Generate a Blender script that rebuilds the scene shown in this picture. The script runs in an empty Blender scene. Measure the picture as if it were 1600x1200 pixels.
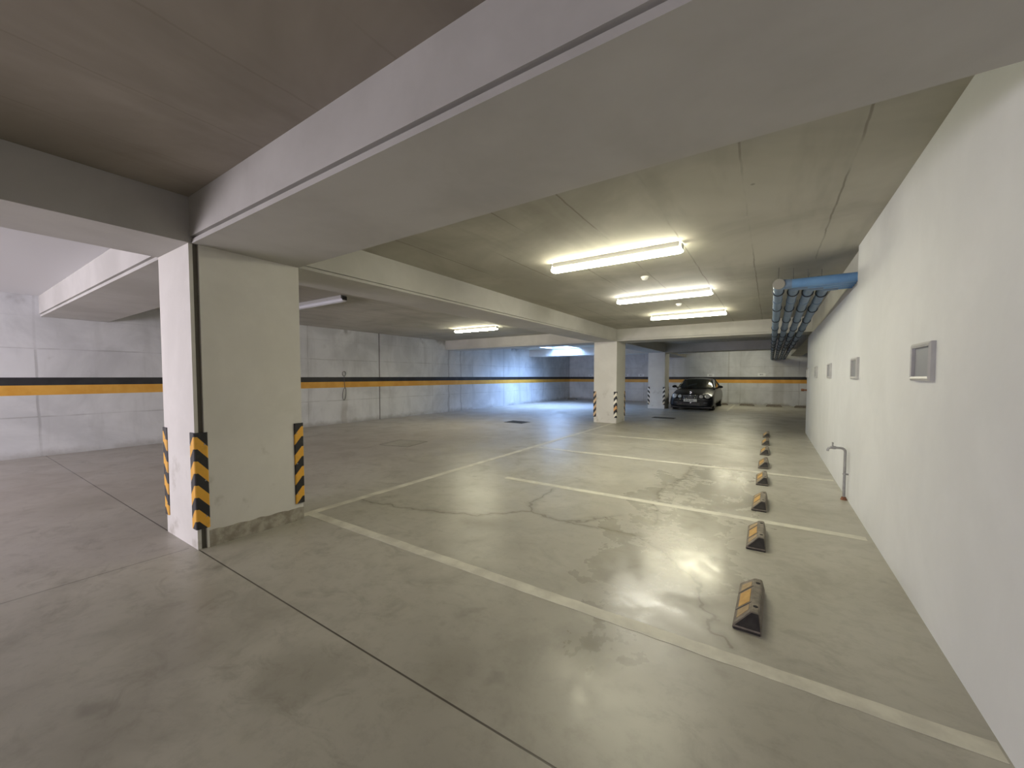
import bpy, bmesh, math, random
from mathutils import Vector, Matrix
random.seed(7)
S = bpy.context.scene
C = bpy.data.collections.new('garage'); S.collection.children.link(C)

# ------------------------------------------------------------------ camera
FPX = 612.0
cam_d = bpy.data.cameras.new('camera'); cam = bpy.data.objects.new('camera', cam_d); C.objects.link(cam)
cam_d.sensor_width = 36.0; cam_d.sensor_fit = 'HORIZONTAL'; cam_d.lens = FPX / 1600 * 36
cam_d.shift_y = 13.08 / 1600; cam_d.clip_start = 0.05; cam_d.clip_end = 200
cam.location = (0, 0, 1.43)
cam.rotation_euler = (math.radians(90 - 2.3), 0, math.atan(403 / 612))
S.camera = cam

# ------------------------------------------------------------------ view, world, daylight
S.view_settings.view_transform = 'Standard'; S.view_settings.look = 'None'
S.view_settings.gamma = 1.0; S.view_settings.use_curve_mapping = False
S.view_settings.exposure = 0.0
try:
    S.cycles.use_denoising = True; S.cycles.max_bounces = 10; S.cycles.diffuse_bounces = 8
    S.cycles.sample_clamp_indirect = 6.0; S.cycles.caustics_reflective = False; S.cycles.caustics_refractive = False
except Exception: pass
W = bpy.data.worlds.new('world'); S.world = W; W.use_nodes = True
W.node_tree.nodes['Background'].inputs[0].default_value = (0.75, 0.85, 1.0, 1)
W.node_tree.nodes['Background'].inputs[1].default_value = 1.0

def area(name, loc, rot, sx, sy, power, col, spread=180):
    l = bpy.data.lights.new(name, 'AREA'); l.shape = 'RECTANGLE'; l.size = sx; l.size_y = sy
    l.energy = power; l.color = col; l.spread = math.radians(spread)
    o = bpy.data.objects.new(name, l); C.objects.link(o); o.location = loc; o.rotation_euler = rot
    return o
R = math.radians
# daylight through the vehicle entrance behind the camera, beyond the long beam
area('entrance_daylight', (-7.9, -6.35, .85), (R(94), 0, 0), 4.3, 1.5, 515, (0.99, 0.91, 1.0), 170)
# daylight down the roof opening in the far aisle
area('skylight_daylight', (-8.7, 17.1, 3.62), (R(-20), R(-8), 0), 1.3, 1.7, 610, (0.34, 0.55, 1.0), 165)
LAMP = 70.0
LAMPC = (1.0, 0.95, 0.70)

# ------------------------------------------------------------------ node helpers
def mat(name, base=(.5, .5, .5), rough=.6, metal=0.0, spec=.5):
    m = bpy.data.materials.new(name); m.use_nodes = True
    b = m.node_tree.nodes['Principled BSDF']
    b.inputs['Base Color'].default_value = (*base, 1); b.inputs['Roughness'].default_value = rough
    b.inputs['Metallic'].default_value = metal; b.inputs['Specular IOR Level'].default_value = spec
    return m
class N:
    def __init__(s, m): s.t = m.node_tree; s.b = s.t.nodes['Principled BSDF']
    def new(s, t, **k):
        n = s.t.nodes.new(t)
        for a, v in k.items(): setattr(n, a, v)
        return n
    def put(s, sock, v):
        if isinstance(v, bpy.types.NodeSocket): s.t.links.new(v, sock)
        elif v is not None: sock.default_value = v
    def m(s, op, a, b=None, c=None, clamp=False):
        n = s.new('ShaderNodeMath', operation=op, use_clamp=clamp)
        s.put(n.inputs[0], a); s.put(n.inputs[1], b)
        if c is not None: s.put(n.inputs[2], c)
        return n.outputs[0]
    def v(s, op, a, b=None, c=None, scale=None, out=0):
        n = s.new('ShaderNodeVectorMath', operation=op)
        s.put(n.inputs[0], a)
        if b is not None: s.put(n.inputs[1], b)
        if c is not None: s.put(n.inputs[2], c)
        if scale is not None: s.put(n.inputs['Scale'], scale)
        return n.outputs['Value'] if out else n.outputs[0]
    def pos(s): return s.new('ShaderNodeTexCoord').outputs['Object']
    def noise(s, vec, scale, det=4, rough=.55, dist=0):
        n = s.new('ShaderNodeTexNoise'); s.put(n.inputs['Vector'], vec); n.inputs['Scale'].default_value = scale
        n.inputs['Detail'].default_value = det; n.inputs['Roughness'].default_value = rough; n.inputs['Distortion'].default_value = dist
        return n.outputs['Fac']
    def ss(s, x, a, b, lo=0., hi=1.):
        n = s.new('ShaderNodeMapRange', interpolation_type='SMOOTHSTEP'); s.put(n.inputs[0], x)
        for i, q in enumerate((a, b, lo, hi)): n.inputs[i + 1].default_value = q
        return n.outputs[0]
    def mix(s, f, a, b, mode='MIX'):
        n = s.new('ShaderNodeMix', data_type='RGBA', blend_type=mode); s.put(n.inputs[0], f)
        for i, q in ((6, a), (7, b)):
            s.put(n.inputs[i], (*q, 1) if isinstance(q, tuple) else q)
        return n.outputs[2]
    def sep(s, v):
        n = s.new('ShaderNodeSeparateXYZ'); s.put(n.inputs[0], v); return n.outputs
    def comb(s, x, y, z):
        n = s.new('ShaderNodeCombineXYZ'); s.put(n.inputs[0], x); s.put(n.inputs[1], y); s.put(n.inputs[2], z); return n.outputs[0]
    def bump(s, h, strength=.2, dist=.01):
        n = s.new('ShaderNodeBump'); n.inputs['Strength'].default_value = strength; n.inputs['Distance'].default_value = dist
        s.put(n.inputs['Height'], h); s.put(s.b.inputs['Normal'], n.outputs[0])
    def color(s, c): s.put(s.b.inputs['Base Color'], c)
    def rough(s, r): s.put(s.b.inputs['Roughness'], r)
    def line(s, x, at, w):                       # 1 on a thin line where x == at
        return s.ss(s.m('ABSOLUTE', s.m('SUBTRACT', x, at)), w * .5, w, 1., 0.)
    def mx(s, *a):
        r = a[0]
        for q in a[1:]: r = s.m('MAXIMUM', r, q)
        return r

# ------------------------------------------------------------------ materials
def m_floor():
    m = mat('polished_concrete_floor', rough=.35); n = N(m); p = n.pos(); x, y, z = n.sep(p)
    big = n.noise(p, .45, 5, .6, .4); mid = n.noise(n.v('ADD', p, (7., 3., 0.)), 1.6, 5, .62, .6); fine = n.noise(p, 9., 5, .7)
    c = n.mix(n.ss(big, .35, .68), (.355, .338, .288), (.465, .447, .388))
    c = n.mix(n.m('MULTIPLY', n.ss(mid, .49, .76), .46), c, (.235, .218, .178))
    c = n.mix(n.m('MULTIPLY', n.ss(fine, .46, .70), .24), c, (.22, .20, .165))
    warm = n.ss(n.m('ADD', x, n.m('MULTIPLY', big, 2.)), -6.5, -2.0, 1., 0.)
    c = n.mix(n.m('MULTIPLY', warm, .45), c, (.43, .385, .36))
    m2 = n.noise(n.v('ADD', n.v('MULTIPLY', p, (1., 1.6, 1.)), (17., 23., 0.)), 3.4, 5, .7, .8)
    c = n.mix(n.m('MULTIPLY', n.m('MULTIPLY', n.ss(m2, .50, .74), n.ss(big, .38, .60)), .42), c, (.20, .183, .145))
    # small dark spots and tyre smudges
    sp = n.noise(n.v('ADD', p, (31., 11., 0.)), 3.1, 3, .5)
    c = n.mix(n.m('MULTIPLY', n.ss(sp, .655, .78), .42), c, (.12, .105, .08))
    vo = n.new('ShaderNodeTexVoronoi', feature='F1'); n.put(vo.inputs['Vector'], p); vo.inputs['Scale'].default_value = 1.1
    c = n.mix(n.ss(vo.outputs['Distance'], .012, .028, .75, 0.), c, (.07, .06, .045))
    # specific stains: (x, y, radius, strength)
    for sx, sy, sr, st in ((-.82, 1.95, .22, .55), (-.70, 1.83, .12, .5), (-1.9, .95, .25, .35), (-1.3, 1.45, .2, .2), (-2.2, 3.0, .38, .35),
                           (-1.75, 2.75, .3, .25), (-3.0, .9, .38, .3), (-2.5, .75, .25, .25), (-1.05, 4.2, .2, .2), (-.15, 5.2, .4, .25), (-6.5, 1.0, .5, .25),
                           (-.35, 2.15, .1, .3), (-2.45, 3.5, .28, .2), (-2.2, .35, .3, .3)):
        d = n.v('LENGTH', n.v('SUBTRACT', p, (sx, sy, 0.)), out=1)
        f = n.ss(n.m('ADD', n.m('DIVIDE', d, sr), n.m('MULTIPLY', n.m('SUBTRACT', mid, .5), 3.4)), .1, 1.15, st, 0.)
        c = n.mix(f, c, (.16, .145, .11))
    # saw-cut slab joints
    w1 = .0065
    j = n.mx(n.line(y, 1.235, w1),
             n.m('MULTIPLY', n.line(n.m('ADD', x, n.m('MULTIPLY', mid, .03)), -4.0, .009), n.m('MULTIPLY', n.m('LESS_THAN', y, 1.2), .55)),
             n.m('MULTIPLY', n.line(y, -3.2, w1), .5))
    c = n.mix(n.m('MULTIPLY', j, .88), c, (.045, .035, .028))
    # cracks
    pd = n.v('ADD', p, n.v('SCALE', n.v('SUBTRACT', n.comb(n.noise(p, 5., 3), n.noise(n.v('ADD', p, (9., 9., 0.)), 5., 3), 0.), (.5, .5, 0.)), scale=.22))
    pts = [[(-3.95, 2.78), (-3.46, 2.86), (-2.87, 3.0), (-2.48, 3.15), (-2.11, 3.56), (-1.67, 3.46), (-1.43, 3.5), (-.95, 3.5), (-.67, 3.25), (-.44, 3.0), (-.27, 2.58), (-.18, 2.31)],
           [(-2.11, 3.56), (-2.23, 3.78), (-2.28, 4.38)], [(-1.67, 3.46), (-1.48, 3.66), (-1.25, 3.95)], [(-1.0, 6.8), (-1.0, 5.8), (-1.15, 5.1), (-.9, 3.9)]]
    dm = None
    for pl in pts:
        for a, b in zip(pl, pl[1:]):
            A = Vector((*a, 0)); B = Vector((*b, 0)); D = B - A
            pa = n.v('SUBTRACT', pd, tuple(A))
            h = n.m('MULTIPLY', n.v('DOT_PRODUCT', pa, tuple(D), out=1), 1 / D.length_squared, clamp=True)
            q = n.v('MULTIPLY_ADD', n.comb(h, h, 0.), tuple(-D), pa)
            l = n.v('LENGTH', q, out=1)
            dm = l if dm is None else n.m('MINIMUM', dm, l)
    c = n.mix(n.ss(dm, .0, .075, .42, 0.), c, (.19, .17, .12))
    c = n.mix(n.ss(dm, .003, .015, .55, 0.), c, (.11, .095, .07))
    n.color(c)
    wd = n.v('LENGTH', n.v('MULTIPLY', n.v('SUBTRACT', p, (-.72, 4.6, 0.)), (1.45, .34, 0.)), out=1)
    wet = n.ss(n.m('ADD', wd, n.m('MULTIPLY', n.m('SUBTRACT', mid, .5), 1.6)), .70, 1.05, 1., 0.)
    rg = n.m('ADD', n.m('MULTIPLY', n.ss(mid, .35, .7), .14), .31)
    n.rough(n.m('SUBTRACT', rg, n.m('MULTIPLY', wet, n.m('ADD', n.m('MULTIPLY', n.ss(fine, .35, .65), .10), .07))))
    n.b.inputs['Specular IOR Level'].default_value = .5
    n.bump(n.m('ADD', n.m('MULTIPLY', mid, 1.), n.m('MULTIPLY', j, -1.)), .12, .01)
    return m

def m_ceiling():
    m = mat('raw_concrete_ceiling', rough=.8, spec=.2); n = N(m); p = n.pos(); x, y, z = n.sep(p)
    a = n.noise(p, .6, 5, .6, .5); b = n.noise(n.v('MULTIPLY', p, (2.2, .35, 1.)), 1.3, 4, .6)
    c = n.mix(n.ss(a, .35, .68), (.375, .36, .315), (.50, .485, .43))
    c = n.mix(n.m('MULTIPLY', n.ss(b, .5, .72), .3), c, (.25, .235, .20))
    # board joints across the slab
    xw = n.m('ADD', n.m('SUBTRACT', x, .135), n.m('MULTIPLY', n.noise(p, 2.4, 3), .04))
    fr = n.m('ABSOLUTE', n.m('SUBTRACT', n.m('FRACT', n.m('DIVIDE', xw, .622)), .5))
    g = n.m('MULTIPLY', n.ss(fr, .005, .017, 1., 0.), n.ss(n.noise(n.v('ADD', p, (4., 4., 0.)), .75, 3), .40, .56))
    g = n.m('MULTIPLY', g, n.m('SUBTRACT', 1., n.m('MULTIPLY', n.m('LESS_THAN', y, 1.6), .72)))
    c = n.mix(n.m('MULTIPLY', g, .58), c, (.15, .13, .10))
    vo = n.new('ShaderNodeTexVoronoi', feature='F1'); n.put(vo.inputs['Vector'], p); vo.inputs['Scale'].default_value = 1.3
    c = n.mix(n.ss(vo.outputs['Distance'], .012, .03, .5, 0.), c, (.1, .08, .06))
    bay_shade = n.m('MULTIPLY', n.m('GREATER_THAN', x, -4.), n.m('LESS_THAN', y, 1.6))     # shade of the near bay, painted into the slab colour
    c = n.mix(bay_shade, c, n.mix(1., c, (.70, .65, .62), 'MULTIPLY'))
    bay_lit = n.m('MULTIPLY', n.m('LESS_THAN', x, -4.3), n.m('LESS_THAN', y, 1.6))     # daylight on the bay by the entrance, painted in as a paler colour
    c = n.mix(bay_lit, c, (.60, .60, .61))
    n.color(c); n.bump(a, .1, .01)
    return m

def m_panelwall(ax):
    m = mat('painted_formwork_wall_' + 'xy'[ax], rough=.75, spec=.25); n = N(m); p = n.pos(); s = n.sep(p); u = s[ax]; z = s[2]
    a = n.noise(p, .8, 5, .62, .5); f = n.noise(p, 4., 5, .65); st = n.noise(n.v('MULTIPLY', p, (3., 3., .5)), .8, 4, .6)
    c = n.mix(n.ss(a, .34, .68), (.55, .56, .575), (.71, .72, .735))
    c = n.mix(n.m('MULTIPLY', n.ss(st, .5, .75), .35), c, (.36, .36, .36))
    c = n.mix(n.m('MULTIPLY', n.ss(f, .6, .75), .18), c, (.30, .29, .28))
    zz = n.m('ADD', z, n.m('MULTIPLY', n.noise(p, 1.1, 2), .035))
    h = n.mx(n.line(zz, .73, .014), n.line(zz, 1.95, .014), n.m('MULTIPLY', n.line(zz, 2.52, .012), .4))
    v = n.m('ABSOLUTE', n.m('SUBTRACT', n.m('FRACT', n.m('DIVIDE', n.m('ADD', u, n.m('MULTIPLY', n.noise(n.v('ADD', p, (5., 5., 5.)), .9, 2), .10)), 2.45)), .5))
    l = n.m('MAXIMUM', h, n.ss(v, .003, .009, 1., 0.))
    l = n.m('MULTIPLY', l, n.ss(n.noise(n.v('ADD', p, (2., 8., 1.)), 1.7, 3), .38, .6, .2, .8))
    c = n.mix(n.m('MULTIPLY', l, .5), c, (.24, .235, .23))
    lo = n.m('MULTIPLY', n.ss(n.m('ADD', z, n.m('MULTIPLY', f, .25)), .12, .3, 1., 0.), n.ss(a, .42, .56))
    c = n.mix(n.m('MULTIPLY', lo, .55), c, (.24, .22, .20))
    if ax == 1:
        dj = n.line(u, 8.5, .022); c = n.mix(n.m('MULTIPLY', dj, .85), c, (.07, .065, .06))
        w = n.m('ADD', u, n.m('MULTIPLY', n.noise(p, 2., 3), .25))
        c = n.mix(n.m('MULTIPLY', n.mx(n.line(w, 12.0, .05), n.line(w, 12.75, .05), n.line(u, 15.8, .03)), .45), c, (.25, .25, .26))
        dr = n.m('MULTIPLY', n.line(w, 7.32, .12), n.ss(z, .3, 1.1, 1., .0)); dr = n.m('MULTIPLY', dr, .4)
        c = n.mix(dr, c, (.30, .27, .24))
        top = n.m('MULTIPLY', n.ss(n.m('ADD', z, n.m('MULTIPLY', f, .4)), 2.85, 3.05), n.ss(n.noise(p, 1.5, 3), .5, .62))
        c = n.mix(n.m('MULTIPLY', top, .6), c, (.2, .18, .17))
    else:
        c = n.mix(n.m('MULTIPLY', n.mx(n.line(u, -1.82, .04), n.line(u, .35, .30)), .3), c, (.22, .20, .17))
    n.color(c); n.bump(n.m('ADD', a, n.m('MULTIPLY', l, -.6)), .25, .01)
    return m

def m_plaster(name, c1, c2, dirt=True):
    m = mat(name, rough=.7, spec=.3); n = N(m); p = n.pos(); x, y, z = n.sep(p)
    a = n.noise(p, 1.1, 5, .6, .3); f = n.noise(p, 26., 4, .6)
    c = n.mix(n.ss(a, .35, .68), c1, c2)
    if dirt:
        d = n.m('MULTIPLY', n.ss(n.noise(n.v('ADD', p, (3., 1., 2.)), 3.2, 4, .6), .58, .74), n.ss(z, .5, 1.3, 1., .0))
        c = n.mix(n.m('MULTIPLY', d, .45), c, (.26, .23, .17))
    n.color(c); n.bump(f, .12, .004)
    return m

def m_guard(name, bands, k=1.2, ztop=.8):
    """rubber corner guard, local origin at the corner's foot; chevrons rise to (k>0) or fall from the edge"""
    m = mat(name, (.02, .02, .022), .55); n = N(m); p = n.pos(); x, y, z = n.sep(p)
    d = n.m('MAXIMUM', n.m('ABSOLUTE', x), n.m('ABSOLUTE', y))
    v = n.m('SUBTRACT', ztop - .02 + (0. if k > 0 else -.07), n.m('ADD', z, n.m('MULTIPLY', d, k)))
    q = n.m('DIVIDE', v, .2); fr = n.m('FRACT', q); on = n.m('MULTIPLY', n.m('LESS_THAN', fr, .5), n.m('GREATER_THAN', v, 0.))
    idx = n.m('FLOOR', q)
    col = (*bands[0],)
    for i in range(1, 4):
        col = n.mix(n.m('GREATER_THAN', idx, i - .5), col, bands[i % len(bands)])
    dirt = n.noise(p, 14., 4)
    c = n.mix(on, (.018, .018, .02), col)
    c = n.mix(n.m('MULTIPLY', n.ss(dirt, .5, .75), .18), c, (.10, .085, .065))
    n.color(c)
    return m

def m_noisy(name, c1, c2, rough=.6, scale=6., metal=0.):
    m = mat(name, c1, rough, metal); n = N(m); p = n.pos()
    n.color(n.mix(n.ss(n.noise(p, scale, 5, .6), .35, .68), c1, c2)); return m

M = dict(
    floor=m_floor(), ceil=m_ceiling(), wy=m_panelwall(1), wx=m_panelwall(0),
    white=m_plaster('white_plaster', (.65, .662, .675), (.705, .717, .73), False),
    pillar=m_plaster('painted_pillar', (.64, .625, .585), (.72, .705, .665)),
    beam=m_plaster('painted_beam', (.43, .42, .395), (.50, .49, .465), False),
    skirt=m_noisy('bare_cement', (.27, .245, .20), (.46, .43, .37), .85, 11.),
    black=m_noisy('black_paint', (.014, .014, .017), (.028, .028, .032), .5, 3.),
    yellow=m_noisy('yellow_paint', (.66, .33, .045), (.74, .40, .07), .5, 3.),
    line=m_noisy('worn_line_paint', (.52, .50, .43), (.66, .64, .55), .5, 5.),
    guard=m_guard('guard_yellow', [(.80, .42, .045)]),
    guard_tan=m_guard('guard_tan', [(.62, .42, .24), (.70, .50, .30)], -1.4),
    guard_cream=m_guard('guard_cream', [(.85, .80, .68), (.85, .82, .72), (.70, .38, .14), (.80, .78, .66)]),
    guard_white=m_guard('guard_white', [(.82, .81, .78), (.82, .81, .78), (.75, .70, .62), (.72, .62, .45)]),
    seal=mat('joint_seal', (.15, .14, .11), .8),
    rubber=m_noisy('dusty_rubber', (.15, .13, .105), (.25, .22, .18), .8, 18.),
    rubber_dk=m_noisy('dark_rubber', (.02, .018, .017), (.04, .036, .033), .8, 18.),
    reflect=m_noisy('amber_reflector', (.50, .29, .07), (.62, .38, .11), .5, 14.),
    reflect_dim=m_noisy('dusty_amber_reflector', (.34, .24, .12), (.44, .32, .17), .6, 20.),
    hole=mat('hole_black', (.006, .006, .006), .9),
    pvc=m_noisy('blue_pvc', (.10, .22, .44), (.13, .27, .50), .42, 4.),
    pvc_dusty=m_noisy('dusty_blue_pvc', (.115, .175, .27), (.145, .21, .32), .5, 4.),
    clamp=mat('clamp_rubber', (.03, .035, .045), .6), cap=mat('grey_cap', (.24, .23, .21), .6),
    galv=m_noisy('galvanised_steel', (.30, .30, .30), (.40, .40, .41), .45, 20., .55),
    rust=m_noisy('rust', (.16, .06, .03), (.25, .11, .06), .85, 20.),
    frame=m_noisy('grey_metal_frame', (.48, .48, .48), (.54, .54, .54), .4, 9., .1),
    plate=mat('grey_plate', (.30, .31, .33), .4, .1),
    lampbody=mat('lamp_housing', (.42, .42, .41), .5), diff_off=mat('diffuser_unlit', (.62, .63, .68), .3),
    detector=mat('white_plastic', (.82, .82, .80), .4), sign=mat('white_sign', (.82, .83, .84), .4), ink=mat('sign_ink', (.22, .24, .26), .5),
    grate=mat('drain_iron', (.07, .068, .06), .6, .4), coverrim=mat('cover_rim', (.10, .09, .075), .7),
    cable=mat('grey_cable', (.10, .095, .09), .6),
    paint=mat('black_car_paint', (.005, .006, .010), .3, 0, .22), glass=mat('tinted_glass', (.012, .016, .016), .05, 0, .8),
    chrome=mat('chrome', (.75, .75, .76), .12, 1.), tyre=mat('tyre', (.015, .015, .015), .8), alloy=mat('alloy', (.45, .45, .46), .3, .9),
    grille=mat('grille_dark', (.012, .012, .014), .4), lens=mat('headlamp_lens', (.62, .62, .60), .12, .15), reflector=mat('headlamp_bowl', (.35, .36, .37), .25, .8),
    trimdk=mat('dark_trim', (.015, .015, .017), .5), foglens=mat('fog_lens', (.10, .10, .12), .1, .4), nplate=mat('number_plate', (.74, .75, .74), .4),
    sunframe=mat('shaft_plaster', (.70, .72, .74), .7))
for k_ in ('paint',):
    b_ = M[k_].node_tree.nodes['Principled BSDF']; b_.inputs['Coat Weight'].default_value = .4; b_.inputs['Coat Roughness'].default_value = .04
def m_emit(name, col, st):
    m = mat(name, (.8, .8, .8), .4); b = m.node_tree.nodes['Principled BSDF']
    b.inputs['Emission Color'].default_value = (*col, 1); b.inputs['Emission Strength'].default_value = st; return m
M['lit'] = m_emit('diffuser_lit', LAMPC, LAMP)
M['lit_white'] = m_emit('diffuser_lit_white', (1., .97, .84), LAMP * 1.1)

# ------------------------------------------------------------------ mesh helpers
def link(name, bm, m, parent=None, smooth=None):
    me = bpy.data.meshes.new(name)
    bmesh.ops.recalc_face_normals(bm, faces=bm.faces)
    bm.to_mesh(me); bm.free()
    for q in (m if isinstance(m, (list, tuple)) else [m]): me.materials.append(q)
    o = bpy.data.objects.new(name, me); C.objects.link(o)
    if parent is not None: o.parent = parent
    if smooth is not None:
        for p in me.polygons: p.use_smooth = True
        if smooth < 180:
            try: me.set_sharp_from_angle(angle=math.radians(smooth))
            except Exception: pass
    return o
def BM(): return bmesh.new()
def box(bm, x0, x1, y0, y1, z0, z1, bev=0, mi=0):
    r = bmesh.ops.create_cube(bm, size=1)['verts']
    for v in r: v.co = Vector(((x0 + x1) / 2 + v.co.x * (x1 - x0), (y0 + y1) / 2 + v.co.y * (y1 - y0), (z0 + z1) / 2 + v.co.z * (z1 - z0)))
    fs = list({f for v in r for f in v.link_faces})
    for f in fs: f.material_index = mi
    if bev: bmesh.ops.bevel(bm, geom=list({e for f in fs for e in f.edges}), offset=bev, segments=2, profile=.5, affect='EDGES')
    return bm
def prism(bm, prof, f, a, b, mi=0):
    """extrude a 2-D profile; f(u, v, t) -> 3-D point, t from a to b"""
    A = [bm.verts.new(f(u, v, a)) for u, v in prof]; B = [bm.verts.new(f(u, v, b)) for u, v in prof]
    fs = [bm.faces.new(A), bm.faces.new(B[::-1])]; n = len(prof)
    for i in range(n): fs.append(bm.faces.new((A[i], B[i], B[(i + 1) % n], A[(i + 1) % n])))
    for q in fs: q.material_index = mi
    return bm
def tube(bm, pts, r, seg=16, caps=True):
    pts = [Vector(p) for p in pts]; rings = []; up = None
    for i, p in enumerate(pts):
        d = (pts[min(i + 1, len(pts) - 1)] - pts[max(i - 1, 0)]).normalized()
        if up is None: up = d.orthogonal().normalized()
        up = (up - d * up.dot(d)).normalized(); s = d.cross(up)
        rr = r[i] if isinstance(r, (list, tuple)) else r
        rings.append([bm.verts.new(p + (up * math.cos(2 * math.pi * k / seg) + s * math.sin(2 * math.pi * k / seg)) * rr) for k in range(seg)])
    for a, b in zip(rings, rings[1:]):
        for k in range(seg): bm.faces.new((a[k], a[(k + 1) % seg], b[(k + 1) % seg], b[k]))
    if caps: bm.faces.new(rings[0][::-1]); bm.faces.new(rings[-1])
    return bm
def torus(bm, c, axis, R0, r, seg=28, rs=8, arc=(0, 2 * math.pi)):
    axis = Vector(axis).normalized(); u = axis.orthogonal().normalized(); w = axis.cross(u); full = abs(arc[1] - arc[0] - 2 * math.pi) < 1e-4
    n = seg; rings = []
    for i in range(n if full else n + 1):
        a = arc[0] + (arc[1] - arc[0]) * i / n; d = u * math.cos(a) + w * math.sin(a)
        rings.append([bm.verts.new(Vector(c) + d * (R0 + r * math.cos(2 * math.pi * j / rs)) + axis * r * math.sin(2 * math.pi * j / rs)) for j in range(rs)])
    for i in range(n):
        A = rings[i]; B = rings[(i + 1) % len(rings)]
        for j in range(rs): bm.faces.new((A[j], A[(j + 1) % rs], B[(j + 1) % rs], B[j]))
    return bm
def disc(bm, c, axis, r, depth, seg=24, mi=0):
    axis = Vector(axis).normalized(); return tube(bm, [Vector(c) - axis * depth / 2, Vector(c) + axis * depth / 2], r, seg)
def tag(o, label=None, cat=None, group=None, kind=None):
    if label: o['label'] = label
    if cat: o['category'] = cat
    if group: o['group'] = group
    if kind: o['kind'] = kind
    return o
def struct(name, bm, m, label=None, parent=None, smooth=None):
    o = link(name, bm, m, parent, smooth); o['kind'] = 'structure'
    if label: o['label'] = label
    return o
def thing(name, label, cat, loc=(0, 0, 0), rz=0, group=None):
    o = bpy.data.objects.new(name, None); C.objects.link(o); o.location = loc; o.rotation_euler = (0, 0, rz); o.empty_display_size = .1
    return tag(o, label, cat, group)
def copy_tree(o, parent=None):
    c = o.copy(); C.objects.link(c); c.parent = parent
    for ch in list(o.children): copy_tree(ch, c)
    return c

# ------------------------------------------------------------------ the shell
XL, XR, YN, YF, ZC, ZB = -10.9, .78, -6.0, 23.4, 2.86, 2.5
PX0, PX1 = -4.62, -3.9                       # pillar line
XE = 3.4                                     # room beyond the end of the white wall
struct('floor', box(BM(), XL - .3, XE + .3, YN - .3, YF + .3, -.2, 0), M['floor'], 'polished grey beige concrete floor with cracks and saw cut joints')
bm = BM(); hx0, hx1, hy0, hy1 = -9.45, -7.95, 16.2, 18.2      # roof opening
box(bm, XL - .3, hx0, YN - .3, YF + .3, ZC, ZC + .25); box(bm, hx1, XE + .3, YN - .3, YF + .3, ZC, ZC + .25)
box(bm, hx0, hx1, YN - .3, hy0, ZC, ZC + .25); box(bm, hx0, hx1, hy1, YF + .3, ZC, ZC + .25)
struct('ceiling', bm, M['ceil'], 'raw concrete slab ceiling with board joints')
bm = BM()
box(bm, hx0 - .12, hx0, hy0 - .12, hy1 + .12, ZC + .25, 3.9); box(bm, hx1, hx1 + .12, hy0 - .12, hy1 + .12, ZC + .25, 3.9)
box(bm, hx0, hx1, hy0 - .12, hy0, ZC + .25, 3.9); box(bm, hx0, hx1, hy1, hy1 + .12, ZC + .25, 3.9)
struct('window_1', bm, M['sunframe'], 'daylight shaft open in the ceiling of the far aisle')
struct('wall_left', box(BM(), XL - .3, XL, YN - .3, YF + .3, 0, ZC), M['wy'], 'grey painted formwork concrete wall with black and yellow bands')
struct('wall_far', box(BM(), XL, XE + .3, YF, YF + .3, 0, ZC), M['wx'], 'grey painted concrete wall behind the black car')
# white wall: full height up to y 5.75, then lower with a ledge
YW, YE, ZW = 5.72, 12.4, 2.44
prof = [(YN, 0), (YE, 0), (YE, ZW), (YW, ZW), (YW, ZC), (YN, ZC)]
struct('wall_right', prism(BM(), prof, lambda u, v, t: (t, u, v), XR, XR + .24), M['white'], 'smooth white plaster wall beside the row of wheel stops')
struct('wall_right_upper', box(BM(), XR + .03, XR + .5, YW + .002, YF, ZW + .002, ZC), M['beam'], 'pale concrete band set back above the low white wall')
struct('wall_right_end', box(BM(), XR + .24, XE, YE - .2, YE, 0, ZC), M['white'])
struct('wall_right_far', box(BM(), XE, XE + .3, YE - .2, YF, 0, ZC), M['white'])
# near wall with the vehicle entrance
bm = BM(); box(bm, XL, -10.2, YN - .3, YN, 0, ZC); box(bm, -5.7, XR + .3, YN - .3, YN, 0, ZC); box(bm, -10.2, -5.7, YN - .3, YN, 2.4, ZC)
struct('wall_near', bm, M['white'])
bm = BM()
for a, b in ((-10.28, -10.2), (-5.7, -5.62)): box(bm, a, b, YN - .01, YN + .05, 0, 2.48)
box(bm, -10.2, -5.7, YN - .01, YN + .05, 2.4, 2.48)
struct('door_1', bm, M['frame'], 'grey frame of the open vehicle entrance')
# painted bands
for nm, z0, z1, mk, lb in (('trim_1', 1.275, 1.415, 'black', 'black band painted along the side wall'), ('trim_2', 1.10, 1.275, 'yellow', 'yellow band painted along the side wall under the black one')):
    struct(nm, box(BM(), XL, XL + .003, YN, YF, z0, z1), M[mk], lb)
for nm, z0, z1, mk, lb in (('trim_3', 1.275, 1.415, 'black', 'black band painted along the end wall behind the car'), ('trim_4', 1.10, 1.275, 'yellow', 'yellow band painted along the end wall behind the car')):
    struct(nm, box(BM(), XL + .003, XE, YF - .003, YF, z0, z1), M[mk], lb)

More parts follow.
